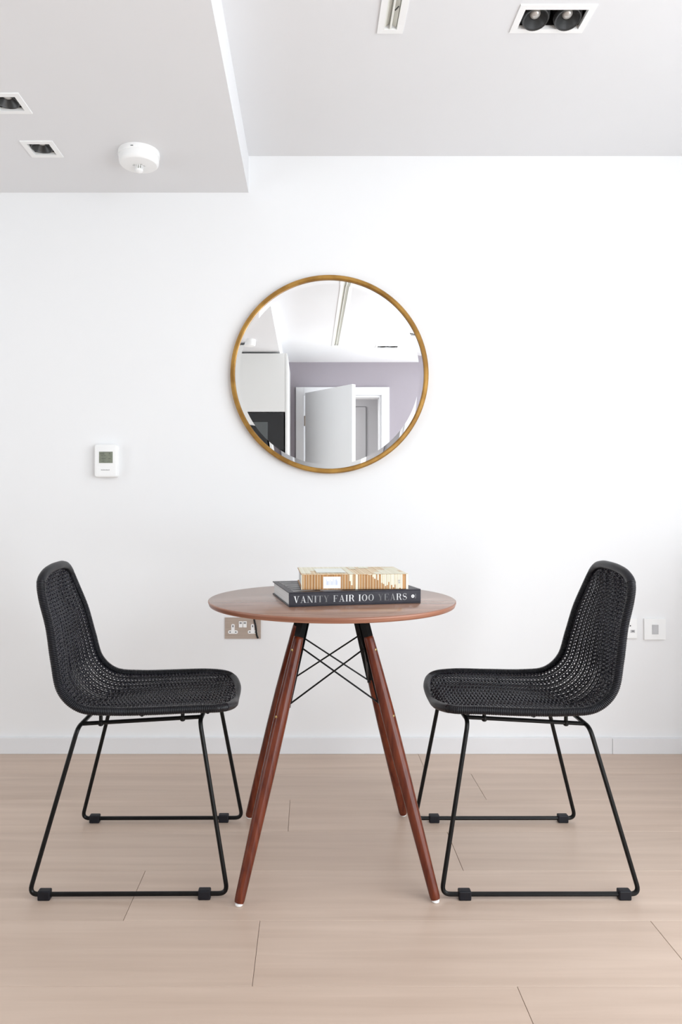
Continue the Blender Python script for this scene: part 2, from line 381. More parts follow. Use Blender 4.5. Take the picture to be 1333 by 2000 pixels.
# ---------------------------------------------------------------- recessed fittings
def downlight(x0, x1, y0, y1, z, label, lamps, name='recessed_downlight', lipw=.018, tilt=0):
    cx, cy = (x0+x1)/2, (y0+y1)/2; a, b = (x1-x0)/2, (y1-y0)/2
    t = thing(name, label, 'downlight', (cx, cy, z))
    bm = bmesh.new(); W = lipw; zz = -.0035
    A, B = a+W-.001, b+W-.001
    add_box(bm, -A, A, -B, -b, zz, 0); add_box(bm, -A, A, b, B, zz, 0); add_box(bm, -A, -a, -b, b, zz, 0); add_box(bm, a, A, -b, b, zz, 0)
    s = .0015; SK = .008
    add_box(bm, -a, a, -b, -b+s, zz, SK); add_box(bm, -a, a, b-s, b, zz, SK); add_box(bm, -a, -a+s, -b+s, b-s, zz, SK); add_box(bm, a-s, a, -b+s, b-s, zz, SK)
    obj('frame', bm, M_plastic, t)
    bm = bmesh.new(); s = .002; H = .085
    add_box(bm, -a, a, -b, -b+s, SK, H); add_box(bm, -a, a, b-s, b, SK, H); add_box(bm, -a, -a+s, -b+s, b-s, SK, H); add_box(bm, a-s, a, -b+s, b-s, SK, H)
    add_box(bm, -a, a, -b, b, H, H+s)
    obj('housing', bm, M_lampblack, t)
    for lx in lamps:
        r = .0385
        bm = bmesh.new()
        add_lathe(bm, [(r, .05), (r, .004), (r-.002, .001), (r-.005, .002), (r-.006, .005), (.0165, .021), (.0155, .026)], 32)
        lm = obj('lamp', bm, M_lampcone, t, smooth=True); lm.location = (lx, .003 if tilt else 0, -.003 if tilt else 0); lm.rotation_euler = (math.radians(tilt), 0, 0)
        bm = bmesh.new()
        add_lathe(bm, [(.0, .0135), (.007, .0145), (.0125, .0175), (.0155, .022), (.0155, .026), (0, .026)], 24)
        obj('lens', bm, M_lens, lm, smooth=True)
        bm = bmesh.new(); add_lathe(bm, [(r+.0007, .014), (r+.0022, .014), (r+.0022, .018), (r+.0007, .018)], 32, closed=True)
        obj('gimbal_ring', bm, M_glossblack, lm, smooth=True)
    return t
downlight(*DL2, ZC, 'twin-lamp recessed downlight in the main ceiling at upper right', [-.047, .047], tilt=-15)
downlight(*DL2b, ZC, 'twin-lamp recessed downlight behind the camera, seen small in the round mirror', [-.047, .047])
downlight(D1[0][0]-h, D1[0][0]+h, D1[0][1]-h, D1[0][1]+h, ZS, 'single square downlight cut by the left edge of the photo', [0])
downlight(D1[1][0]-h, D1[1][0]+h, D1[1][1]-h, D1[1][1]+h, ZS, 'single square downlight nearer the wall, beside the smoke detector', [0])

gr = thing('ceiling_grille', 'long narrow white linear air grille in the main ceiling with two slots', 'vent', ((GR[0]+GR[1])/2, (GR[2]+GR[3])/2, ZC))
ga, gb = (GR[1]-GR[0])/2, (GR[3]-GR[2])/2
bm = bmesh.new(); zz = -.004; W = .0185
add_box(bm, -ga-W, -ga, -gb-W, gb+W, zz, 0); add_box(bm, ga, ga+W, -gb-W, gb+W, zz, 0)
add_box(bm, -ga, ga, -gb-W, -gb, zz, 0); add_box(bm, -ga, ga, gb, gb+W, zz, 0)
obj('frame', bm, M_plastic, gr)
bm = bmesh.new()
add_box(bm, -ga, -ga+.0015, -gb, gb, zz, .018); add_box(bm, ga-.0015, ga, -gb, gb, zz, .018); add_box(bm, -ga, ga, -gb, gb, .018, .020)
obj('channel', bm, M_cream, gr)
obj('divider', box_bm(-.0025, .0025, -gb, gb, -.003, .018), M_cream, gr)
for sx in (-1, 1):
    bm = bmesh.new(); vs = []
    x0, x1 = (.004, ga-.003)
    for yy in (-gb, gb):
        vs.append([bm.verts.new((sx*x0, yy, .013)), bm.verts.new((sx*x1, yy, .004)), bm.verts.new((sx*x1, yy, .006)), bm.verts.new((sx*x0, yy, .015))])
    for i in range(4): bm.faces.new((vs[0][i], vs[0][(i+1) % 4], vs[1][(i+1) % 4], vs[1][i]))
    bm.faces.new(vs[0][::-1]); bm.faces.new(vs[1])
    obj('deflector_blade', bm, M_cream, gr)
bm = bmesh.new(); add_tube(bm, [(.005, gb-.078, .0), (.013, gb-.093, .0)], .0018, 6)
obj('clip', bm, M_pl_dark, gr)

# detectors
def detector(name, loc, label, R=.0735, probe=True, s=1.0):
    t = thing(name, label, 'smoke detector', loc)
    bm = bmesh.new(); add_lathe(bm, [(R*.99, 0), (R, -.004), (R, -.016), (R*.985, -.0185), (R*.97, -.0185)], 48)
    obj('base', bm, M_plastic, t, smooth=True)
    bm = bmesh.new()
    add_lathe(bm, [(R*.965, -.0175), (R*.975, -.020), (R*.96, -.036), (R*.93, -.043), (R*.86, -.0475), (R*.5, -.050), (0, -.0505)], 48)
    obj('cover', bm, M_plastic, t, smooth=True)
    bm = bmesh.new(); add_box(bm, -.012, -.003, -R-.0006, -R+.002, -.0125, -.0105)
    obj('vent_slot', bm, M_pl_dark, t)
    if probe:
        bm = bmesh.new()
        for i in range(10):
            a = 2*PI*i/10; x, yy = .0125*math.cos(a), .0125*math.sin(a)
            add_tube(bm, [(x, yy, -.047), (x, yy, -.064)], .0019, 6)
        add_lathe(bm, [(.0, -.063), (.0145, -.063), (.0135, -.069), (.008, -.0735), (0, -.0745)], 24)
        obj('sensor_cage', bm, M_plastic, t, smooth=True)
        bm = bmesh.new(); add_lathe(bm, [(.006, -.049), (.006, -.061), (0, -.0615)], 12)
        obj('sensor_core', bm, M_groove, t, smooth=True)
        for (px, py) in ((-.018, -.006), (-.014, -.012), (.012, -.014), (.019, -.002)):
            bm = bmesh.new(); add_tube(bm, [(px-.003, py-.002, -.0495), (px+.003, py+.002, -.0495)], .0014, 6)
            obj('test_hole', bm, M_grey_print, t)
    return t
detector('smoke_detector', (-.612, 2.56, ZS), 'round white smoke detector with heat probe on the lowered ceiling')
detector('smoke_detector', (-.463, .24, ZS), 'small round white detector on lowered ceiling, glimpsed only in the mirror', R=.05, probe=False)

# ---------------------------------------------------------------- wall fittings
def on_wall(px, py, Y=WY): return ((px-604)/FPX*Y, CAMZ+(982-py)/FPX*Y)
th_x, th_z = on_wall(207.5, 900, WY-.03)
t = thing('thermostat', 'white wall thermostat with grey display, left of the round mirror', 'thermostat', (th_x, WY, th_z))
bm = box_bm(-.0465, .0435, -.034, 0, -.066, .066)
bmesh.ops.bevel(bm, geom=[e for e in bm.edges if abs(e.verts[0].co.y-e.verts[1].co.y) > .01], offset=.010, segments=5, affect='EDGES', profile=.5)
bmesh.ops.bevel(bm, geom=[e for e in bm.edges if all(v.co.y < -.0339 for v in e.verts)], offset=.005, segments=3, affect='EDGES', profile=.5)
obj('body', bm, M_plastic, t, smooth=True)
obj('flap', box_bm(-.0375, .0345, -.0346, -.0335, -.0595, -.0235, .0004), M_plastic, t)
obj('display', box_bm(-.0275, .0275, -.0350, -.0335, -.009, .0365, .0006), M_lcd, t)
bm = bmesh.new()
for (x, z, ww, hh) in ((-.015, .028, .018, .004), (.016, .030, .006, .004), (-.016, .020, .010, .0025), (-.004, .020, .008, .0025), (-.009, .009, .016, .003), (.015, .009, .010, .003), (-.012, -.003, .012, .0025), (.012, -.004, .014, .0015)):
    add_box(bm, x-ww/2, x+ww/2, -.03525, -.035, z-hh/2, z+hh/2)
obj('display_segments', bm, M_lcd_mark, t)
bm = bmesh.new()
for i, x in enumerate((-.019, -.0155, -.012, -.0085, -.005, -.0015, .002, .0055, .009, .0125)):
    add_box(bm, x, x+.0022, -.0355, -.0351, -.0385, -.0360+(.0009 if i % 3 == 0 else 0))
obj('maker_print', bm, M_grey_print, t)

def rounded_slab(x0, x1, z0, z1, y0, y1, r, bev=.0006):
    bm = box_bm(x0, x1, y0, y1, z0, z1)
    bmesh.ops.bevel(bm, geom=[e for e in bm.edges if abs(e.verts[0].co.y-e.verts[1].co.y) > (y1-y0)*.5], offset=r, segments=4, affect='EDGES', profile=.5)
    return bm
# double socket
sx0, sz1 = on_wall(440, 1206); sx1, sz0 = on_wall(509.5, 1247)
t = thing('double_socket', 'brushed steel double wall socket with white inserts, low behind the tabletop', 'socket', ((sx0+sx1)/2, WY, (sz0+sz1)/2))
obj('plate', rounded_slab(-.073, .073, -.043, .043, -.004, 0, .001), M_brushed, t)
def insert(cx):
    e = thing_part = bmesh.new()
    # three lobed white insert
    def lobe(x0, x1, z0, z1, yf=-.0055):
        b = rounded_slab(x0, x1, z0, z1, yf, -.0035, min(x1-x0, z1-z0)*.35)
        me = bpy.data.meshes.new('tmp'); b.to_mesh(me); b.free(); e.from_mesh(me); bpy.data.meshes.remove(me)
    lobe(cx-.0068, cx+.0068, -.020, .0165); lobe(cx-.0195, cx+.0195, -.0225, -.009, -.0053)
    o = obj('socket_insert', e, M_plastic, t)
    b = bmesh.new()
    add_box(b, cx-.0018, cx+.0018, -.0058, -.0054, .004, .012)
    add_box(b, cx-.0145, cx-.0085, -.0058, -.0054, -.0175, -.0140); add_box(b, cx+.0085, cx+.0145, -.0058, -.0054, -.0175, -.0140)
    obj('pin_hole', b, M_pl_dark, o)
insert(-.040); insert(.040)
for cx in (-.0085, .0085):
    o = obj('rocker_switch', box_bm(cx-.0075, cx+.0075, -.0068, -.0035, .003, .028, .0008), M_plastic, t)
    obj('rocker_mark', box_bm(cx-.0045, cx+.0045, -.0072, -.0066, .018, .0245, .0002), M_grey_print, o)
bm = bmesh.new()
add_tube(bm, fillet([(.045, -.007, .06), (.046, -.007, .034), (.052, -.007, .012), (.055, -.0075, -.012), (.056, -.007, -.026), (.062, -.0065, -.041)], .01), .0035, 8)
tag(obj('dark_cable', bm, M_steel), 'short dark flex hanging over the right side of the steel socket', 'cable').location = t.location
# square white plates at right
px0, pz1 = on_wall(1256.5, 1208); px1, pz0 = on_wall(1300, 1248.5)
t = thing('wall_plate', 'white square wall plate with small grey central switch, right of the chair', 'switch', ((px0+px1)/2, WY, (pz0+pz1)/2))
obj('plate', box_bm(-.0435, .0435, -.010, 0, -.0425, .0425, .0012), M_plastic, t)
obj('toggle', box_bm(-.0125, .0125, -.013, -.0095, -.0195, .0185, .0008), M_grey_switch, t)
qx1, qz1 = on_wall(1243.5, 1207); _, qz0 = on_wall(1243.5, 1246)
t = thing('wall_plate', 'white square wall socket plate half hidden behind the right-hand chair back', 'socket', (qx1-.0435, WY, (qz0+qz1)/2))
obj('plate', box_bm(-.0435, .0435, -.009, 0, -.041, .041, .0012), M_plastic, t)
bm = bmesh.new(); add_box(bm, .013, .018, -.0095, -.0088, .008, .013); add_box(bm, .021, .031, -.0095, -.0088, -.0125, -.0095)
o = obj('socket_mouth', rounded_slab(.016, .034, -.018, -.006, -.0092, -.0088, .001), M_grey_switch, t)
obj('pin_hole', bm, M_pl_dark, t)

# ---------------------------------------------------------------- mirror
mx, mz = 40/485.0, CAMZ+251.5/485.0
t = thing('round_mirror', 'large round wall mirror with thin antique gold frame above the table', 'mirror', (mx, WY, mz))
bm = bmesh.new()
add_lathe(bm, [(.400, 0), (.401, -.018), (.3995, -.028), (.396, -.0315), (.386, -.0315), (.3815, -.028), (.3805, -.010), (.3805, 0)], 128, axis='y', closed=True)
obj('frame', bm, M_gold, t, smooth=True)
bm = bmesh.new()
BV = .016; y_in, y_out = -.0190, -.01953
cen = []
segm = 512
r0 = [bm.verts.new(((.3806-BV)*math.cos(2*PI*k/segm), y_in, (.3806-BV)*math.sin(2*PI*k/segm))) for k in range(segm)]
r1 = [bm.verts.new((.3806*math.cos(2*PI*k/segm), y_out, .3806*math.sin(2*PI*k/segm))) for k in range(segm)]
bm.faces.new(r0)
for k in range(segm): bm.faces.new((r0[k], r0[(k+1) % segm], r1[(k+1) % segm], r1[k]))
obj('glass', bm, M_mirror, t)
bm = bmesh.new(); add_lathe(bm, [(.0, -.002), (.3806, -.002), (.3806, -.016), (0, -.016)], 64, axis='y')
obj('backing', bm, M_steel, t)

# ---------------------------------------------------------------- table
TX, TY, TYAW = .0648, 2.0557, .032
table = thing('round_table', 'round walnut table on four reddish splayed wooden legs between two black chairs', 'table', (TX, TY, 0), TYAW)
R_T, ZT = .3535, .7415
bm = bmesh.new()
add_lathe(bm, [(R_T-.0022, ZT), (R_T-.0004, ZT-.0012), (R_T, ZT-.004), (R_T-.0035, ZT-.0135), (R_T-.006, ZT-.0148)], 160)
for f in bm.faces:
    zc = f.calc_center_median().z; n = f.normal
    f.material_index = 0 if zc > ZT-.0001 else 1
top = obj('tabletop', bm, [M_walnut, M_walnut_edge], table, smooth=True, sharp=50)
HL, HU, ZU = .2515, .096, .6476
def legp(sx, sy, f, off=0):      # f = 0 at the top end of the wood, 1 at the floor
    hh = HU+(HL-HU)*f
    return Vector((sx*hh, sy*hh, ZU*(1-f)))
legprof = [(0, .0128), (.006, .0140), (.03, .0147), (.15, .0166), (.32, .0184), (.5, .0180), (.7, .0162), (.88, .0142), (.980, .0132), (.989, .0118)]
leg0 = None
for i, (sx, sy) in enumerate(((-1, -1), (1, -1), (1, 1), (-1, 1))):
    if leg0 is None:
        bm = bmesh.new()
        fs = []
        for a in range(len(legprof)-1):
            for q in range(5):
                tt = q/5; fs.append((legprof[a][0]*(1-tt)+legprof[a+1][0]*tt, legprof[a][1]*(1-tt)+legprof[a+1][1]*tt))
        fs.append(legprof[-1])
        add_tube(bm, [legp(-1, -1, f) for f, r in fs], [r for f, r in fs], 24)
        leg0 = obj('leg', bm, M_legwood, table, smooth=True)
        lg = leg0
        bm = bmesh.new(); p = legp(-1, -1, .99); add_lathe(bm, [(.0080, 0.0003), (.0095, .0015), (.0095, .008), (.004, .010)], 20, origin=(p.x, p.y, 0))
        gl = obj('foot_glide', bm, M_plastic, lg, smooth=True)
        br = bmesh.new()
        a, b = legp(-1, -1, .03), legp(-1, -1, -.115)
        # folded steel bracket gripping the wood: flat channel on the inner side plus cap
        d = (b-a).normalized(); inn = Vector((1, 1, 0)).normalized(); side = d.cross(inn).normalized(); inn = side.cross(d).normalized()
        def cbox(c0, c1, w_, t_, o_):
            vs = []
            for c in (c0, c1):
                for (su, sv) in ((-1, -1), (1, -1), (1, 1), (-1, 1)):
                    vs.append(br.verts.new(c+side*(su*w_)+inn*(o_+sv*t_)))
            for f in ((0, 1, 2, 3), (7, 6, 5, 4), (0, 4, 5, 1), (1, 5, 6, 2), (2, 6, 7, 3), (3, 7, 4, 0)): br.faces.new([vs[i] for i in f])
        cbox(legp(-1, -1, .26), b, .0095, .0015, .0175)
        cbox(legp(-1, -1, .008), b, .0100, .0095, .001)
        brk = obj('leg_bracket', br, M_steel, table)
        scr = []
        for f, rr in ((.05, .0150), (.31, .0182)):
            p = legp(-1, -1, f); ax = Vector((-1, -1, 0)).normalized(); sc = bmesh.new()
            add_tube(sc, [p+ax*(rr-.004), p+ax*(rr+.0012), p+ax*(rr+.002)], [.0042, .0042, .002], 12)
            scr.append(obj('screw', sc, M_brass, lg, smooth=True))
    else:
        lg = leg0.copy(); COL.objects.link(lg); lg.rotation_euler.z = i*PI/2
        for ch in [gl]+scr:
            c = ch.copy(); COL.objects.link(c); c.parent = lg
        c = brk.copy(); COL.objects.link(c); c.rotation_euler.z = i*PI/2
bm = bmesh.new()       # steel cross plate under the top
for a in (0, PI/2):
    c, s = math.cos(a+PI/4), math.sin(a+PI/4)
    vs = []
    for z in (ZT-.0148-.004, ZT-.0149):
        for (u, v) in ((-.16, -.015), (.16, -.015), (.16, .015), (-.16, .015)): vs.append(bm.verts.new((u*c-v*s, u*s+v*c, z-(0.0001 if a else 0))))
    for f in ((3, 2, 1, 0), (4, 5, 6, 7), (0, 1, 5, 4), (1, 2, 6, 5), (2, 3, 7, 6), (3, 0, 4, 7)): bm.faces.new([vs[i] for i in f])
obj('mounting_plate', bm, M_steel, table)
for i in range(4):
    for s in (1, -1):
        up, lo = .045, .277
        A = legp(-1, -1, up if s == 1 else lo); B = legp(1, -1, lo if s == 1 else up)
        k_ = .014
        A = A+Vector((.012, k_, 0)); B = B+Vector((-.012, k_, 0))
        off = Vector((0, .0026*s, 0)); A += off; B += off
        bm = bmesh.new(); add_tube(bm, [A, B], .0024, 8)
        for E_, D_ in ((A, (A-B).normalized()), (B, (B-A).normalized())):
            add_tube(bm, [E_-D_*.004, E_+D_*.005], .0044, 6)
        o = obj('cross_brace', bm, M_steel, table, smooth=True); o.rotation_euler.z = i*PI/2

# ---------------------------------------------------------------- books
def glyph(ch):
    """returns width and list of polygons in a 1-high cell: thick and thin didone strokes"""
    T, t, s = .15, .035, .035
    def q(x0, y0, x1, y1, w0, w1=None):
        w1 = w0 if w1 is None else w1
        return [(x0-w0/2, y0), (x0+w0/2, y0), (x1+w1/2, y1), (x1-w1/2, y1)]
    def bar(x0, x1, y, h=s): return [(x0, y), (x1, y), (x1, y+h), (x0, y+h)]
    def ring(cx, cy, rx, ry, tx, ty, a0=0, a1=360, n=24):
        out = []
        for i in range(n):
            p, p2 = math.radians(a0+(a1-a0)*i/n), math.radians(a0+(a1-a0)*(i+1)/n)
            out.append([(cx+rx*math.cos(p), cy+ry*math.sin(p)), (cx+rx*math.cos(p2), cy+ry*math.sin(p2)), (cx+(rx-tx)*math.cos(p2), cy+(ry-ty)*math.sin(p2)), (cx+(rx-tx)*math.cos(p), cy+(ry-ty)*math.sin(p))])
        return out
    if ch == 'I': return .32, [q(.16, 0, .16, 1, T), bar(.02, .3, 0), bar(.02, .3, 1-s)]
    if ch == 'V': return .72, [q(.36, 0, .15, 1, T*.7, T), q(.36, 0, .6, 1, t*1.4, t), bar(.0, .3, 1-s), bar(.48, .72, 1-s)]
    if ch == 'A': return .76, [q(.14, 0, .38, 1, t), q(.60, 0, .38, 1, T*1.05, T*.6), bar(.2, .56, .3), bar(.02, .26, 0), bar(.46, .76, 0)]
    if ch == 'N': return .78, [q(.12, 0, .12, 1, t), q(.66, 0, .66, 1, t), q(.62, 0, .16, 1, T, T), bar(0, .24, 0), bar(0, .24, 1-s), bar(.54, .78, 1-s)]
    if ch == 'T': return .66, [q(.33, 0, .33, 1, T), bar(.02, .64, 1-s), bar(.2, .46, 0), q(.03, .76, .03, 1, .015, .05), q(.63, .76, .63, 1, .015, .05)]
    if ch == 'Y': return .72, [q(.36, 0, .36, .45, T), q(.36, .42, .14, 1, T, T), q(.37, .42, .6, 1, t), bar(0, .28, 1-s), bar(.48, .72, 1-s), bar(.22, .5, 0)]
    if ch == 'F': return .6, [q(.14, 0, .14, 1, T), bar(.02, .56, 1-s), bar(.14, .42, .5), bar(.02, .28, 0), q(.55, .74, .55, 1, .015, .05), q(.42, .4, .42, .62, .03)]
    if ch == 'E': return .64, [q(.14, 0, .14, 1, T), bar(.02, .6, 1-s), bar(.14, .42, .5), bar(.02, .6, 0), q(.59, .76, .59, 1, .015, .05), q(.6, 0, .6, .26, .05, .015), q(.42, .4, .42, .62, .03)]
    if ch == 'R': return .72, [q(.14, 0, .14, 1, T), bar(.02, .4, 1-s), bar(.14, .4, .48), bar(.02, .28, 0), q(.62, 0, .44, .5, T*.9, T*.8), bar(.56, .72, 0)]+ring(.38, .74, .24, .26, .15, .035, -90, 90, 12)
    if ch == 'O': return .74, ring(.37, .5, .35, .5, .15, .035)
    if ch == 'S':
        P = []; W = []
        for i in range(25):
            u = i/24
            if u < .5: a = math.radians(30+ (u/.5)*240); cx, cy, rx, ry = .28, .745, .2, .235
            else: a = math.radians(90-((u-.5)/.5)*240); cx, cy, rx, ry = .30, .265, .22, .25
            P.append((cx+rx*math.cos(a), cy+ry*math.sin(a))); W.append(.03+.13*math.exp(-((u-.5)/.16)**2))
        out = []
        for i in range(24):
            (ax, ay), (bx, by) = P[i], P[i+1]
            out.append([(ax, ay+W[i]/2), (bx, by+W[i+1]/2), (bx, by-W[i+1]/2), (ax, ay-W[i]/2)] if abs(bx-ax) > abs(by-ay) else [(ax-W[i]/2, ay), (bx-W[i+1]/2, by), (bx+W[i+1]/2, by), (ax+W[i]/2, ay)])
        out.append(q(.48, .70, .48, .98, .015, .03)); out.append(q(.08, .02, .08, .30, .03, .015))
        return .58, out
    return .3, []

def hardback(root, L_, D_, H_, cover, paper, bt=.003, over=.004):
    bm = bmesh.new()
    add_box(bm, 0, L_, .0, D_, 0, bt); add_box(bm, 0, L_, .0, D_, H_-bt, H_)
    add_box(bm, 0, L_, 0, .003, bt, H_-bt)
    bmesh.ops.bevel(bm, geom=bm.edges[:], offset=.0006, segments=1, affect='EDGES')
    cv = obj('cover', bm, cover, root)
    pg = obj('pages', box_bm(over, L_-over, .003, D_-over, bt, H_-bt), paper, root)
    return cv, pg

b1 = thing('black_book', 'large black hardcover book with silver serif lettering, lying on the table', 'book', (-.053, 1.878, ZT+.0003), .208)
L1, D1_, H1 = .368, .276, .0385
cv, pg = hardback(b1, L1, D1_, H1, M_blackcover, M_paper)
tones = {'V': 0}
text = 'VANITY FAIR IOO YEARS'
sheen_tone = [.82, .62, .50, .40, .24, .15, 0, .42, .60, .70, .85, 0, .85, .55, .42, 0, .10, .16, .26, .62, .80]  # changing sheen of the foil, painted as one grey per letter
gaps = []
hgt = .0178; gap = .10
wid = 0
for c in text: wid += (.42 if c == ' ' else glyph(c)[0]+gap)
x = .0125; scx = (.2990+.020)/ (wid*hgt) 
scx = .3175/(wid*hgt)
fm = {}
for c, v in zip(text, sheen_tone):
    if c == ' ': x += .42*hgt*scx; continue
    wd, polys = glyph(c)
    if v not in fm: fm[v] = foil_sheen(v)
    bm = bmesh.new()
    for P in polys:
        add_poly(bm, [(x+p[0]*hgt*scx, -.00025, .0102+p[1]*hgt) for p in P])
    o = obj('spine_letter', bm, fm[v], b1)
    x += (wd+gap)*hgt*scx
bm = bmesh.new()
n = 20; cxb, czb = .345, .0195
ring = [(.0046, .0), ]
for k in range(n):
    a, a2 = 2*PI*k/n, 2*PI*(k+1)/n
    add_poly(bm, [(cxb+.0046*math.cos(a), -.00025, czb+.0046*math.sin(a)), (cxb+.0046*math.cos(a2), -.00025, czb+.0046*math.sin(a2)), (cxb+.0014*math.cos(a2), -.00025, czb+.0014*math.sin(a2)), (cxb+.0014*math.cos(a), -.00025, czb+.0014*math.sin(a))])
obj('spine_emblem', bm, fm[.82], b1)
bm = bmesh.new(); add_poly(bm, [(.3525, -.00025, .0135), (.3532, -.00025, .0135), (.3532, -.00025, .0255), (.3525, -.00025, .0255)])
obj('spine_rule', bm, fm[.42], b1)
# big lettering on the front cover, its top towards the left end
wid = sum(glyph(c)[0]+gap for c in 'VANITY'); hh = .062; sc_ = .235/(wid*hh)
yy = .018
bm = bmesh.new()
for c in 'VANITY':
    wd, polys = glyph(c)
    for P in polys:
        add_poly(bm, [(.078-p[1]*hh, yy+p[0]*hh*sc_, H1+.00025) for p in P])
    yy += (wd+gap)*hh*sc_
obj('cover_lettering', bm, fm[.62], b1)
wid = sum(glyph(c)[0]+gap for c in 'FAIR'); yy = .018; sc_ = .235/(wid*hh); bm = bmesh.new()
for c in 'FAIR':
    wd, polys = glyph(c)
    for P in polys: add_poly(bm, [(.152-p[1]*hh, yy+p[0]*hh*sc_, H1+.00025) for p in P])
    yy += (wd+gap)*hh*sc_
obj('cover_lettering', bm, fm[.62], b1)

b2 = thing('tan_book', 'tan striped hardcover book with cream dripping print, stacked on the black book', 'book', (-.021, 1.930, ZT+H1+.0012), .062)
L2, D2, H2 = .2935, .222, .0405
cv, pg = hardback(b2, L2, D2, H2, M_tancover, M_paper)
obj('cover_face', box_bm(.0008, L2-.0008, .0008, D2-.0008, H2, H2+.0004), M_tantop, b2)
def sp(px): return (px-345)/790*L2          # spine x from the zoomed photo
def sz(py): return (238-py)/108*H2
bm = bmesh.new()
drips = [(345, 352, 130, 238), (698, 708, 130, 178), (708, 722, 130, 208), (744, 762, 130, 238), (840, 862, 130, 134), (868, 880, 130, 150), (880, 892, 130, 162), (905, 915, 130, 172),
         (932, 943, 130, 192), (945, 958, 130, 200), (960, 970, 130, 215), (973, 984, 130, 208), (986, 994, 130, 186), (995, 1004, 130, 236), (1006, 1017, 130, 208), (1019, 1030, 130, 225), (1032, 1042, 130, 205),
         (1044, 1054, 130, 236), (1056, 1066, 130, 236), (1068, 1078, 130, 230), (1080, 1092, 130, 236), (1118, 1134, 130, 238)]
for (a, b, y0, y1) in drips:
    add_poly(bm, [(sp(a), -.0003, sz(y1)), (sp(b), -.0003, sz(y1)), (sp(b), -.0003, sz(y0)), (sp(a), -.0003, sz(y0))])
for i in range(34):          # fine cream lines between the brown stripes
    a = 360+i*20.5
    if 500 < a < 640: continue
    add_poly(bm, [(sp(a), -.0002, .0005), (sp(a+2.2), -.0002, .0005), (sp(a+2.2), -.0002, H2-.0005), (sp(a), -.0002, H2-.0005)])
obj('spine_stripes', bm, M_creamprint, b2)['kind'] = 'stuff'
bm = bmesh.new(); add_poly(bm, [(sp(506), -.0004, sz(230)), (sp(634), -.0004, sz(230)), (sp(634), -.0004, sz(145)), (sp(506), -.0004, sz(145))])
obj('spine_label', bm, M_whiteprint, b2)
bm = bmesh.new()
for (a, y0, y1, w_) in ((528, 165, 205, 3), (534, 178, 205, 7), (546, 178, 205, 3), (556, 170, 205, 3), (566, 178, 205, 6), (578, 160, 205, 3), (588, 168, 205, 3), (598, 165, 205, 6), (606, 175, 205, 4)):
    add_poly(bm, [(sp(a), -.0005, sz(y1)), (sp(a+w_), -.0005, sz(y1)), (sp(a+w_), -.0005, sz(y0)), (sp(a), -.0005, sz(y0))])
obj('label_lettering', bm, M_blueprint, b2)
bm = bmesh.new()
for (a, y0, y1, w_) in ((1058, 172, 178, 16), (1058, 182, 186, 16), (1060, 190, 196, 14)):
    add_poly(bm, [(sp(a), -.0005, sz(y1)), (sp(a+w_), -.0005, sz(y1)), (sp(a+w_), -.0005, sz(y0)), (sp(a), -.0005, sz(y0))])
obj('spine_mark', bm, M_greyletter, b2)
bm = bmesh.new()
zt = H2+.0006
def tq(bm, x0, x1, y0, y1, z=zt): add_poly(bm, [(x0, y0, z), (x1, y0, z), (x1, y1, z), (x0, y1, z)])
for i, (x0, x1, y0, y1) in enumerate(((.001, .03, .03, .22), (.03, .05, .10, .22), (.05, .13, .17, .22), (.13, .145, .0, .22), (.205, .2935, .0, .06), (.222, .28, .05, .12), (.25, .29, .1, .2), (.15, .17, .15, .22), (.18, .21, .17, .22))):
    tq(bm, x0, x1, y0+.001, y1-.001, zt+.00006*i)
obj('cover_stripes', bm, M_creamprint, b2)
bm = bmesh.new(); tq(bm, .045, .128, .04, .165, zt+.0007)
obj('cover_panel', bm, M_paleprint, b2)

# ---------------------------------------------------------------- wicker chairs
CP = [(.2484, .4493, 0), (.2476, .4628, .0989), (.2182, .4758, .1738), (.1499, .4805, .1959), (.0437, .478, .2008), (-.0633, .4774, .1993), (-.1394, .4864, .1989),
      (-.1879, .5304, .1967), (-.2083, .6075, .186), (-.2259, .6904, .1688), (-.2484, .7600, .1525), (-.2600, .8020, .1330), (-.2610, .8250, .0980), (-.2580, .8350, .0480), (-.2565, .8370, 0)]
def catmull(a, b, c, d, t):
    return .5*((2*b)+(c-a)*t+(2*a-5*b+4*c-d)*t*t+(3*b-a-3*c+d)*t**3)
loopP = [Vector((x, y, z)) for x, z, y in CP]+[Vector((x, -y, z)) for x, z, y in CP[-2:0:-1]]
def loop_curve(step):
    dense = []; n = len(loopP)
    for i in range(n):
        for k in range(24): dense.append(catmull(loopP[i-1], loopP[i], loopP[(i+1) % n], loopP[(i+2) % n], k/24))
    dense.append(dense[0].copy()); cum = [0]
    for a, b in zip(dense, dense[1:]): cum.append(cum[-1]+(b-a).length)
    m = int(cum[-1]/step); m -= m % 4; out = []; j = 0
    for i in range(m):
        s = cum[-1]*i/m
        while cum[j+1] < s: j += 1
        f = (s-cum[j])/(cum[j+1]-cum[j]); out.append(dense[j].lerp(dense[j+1], f))
    return out
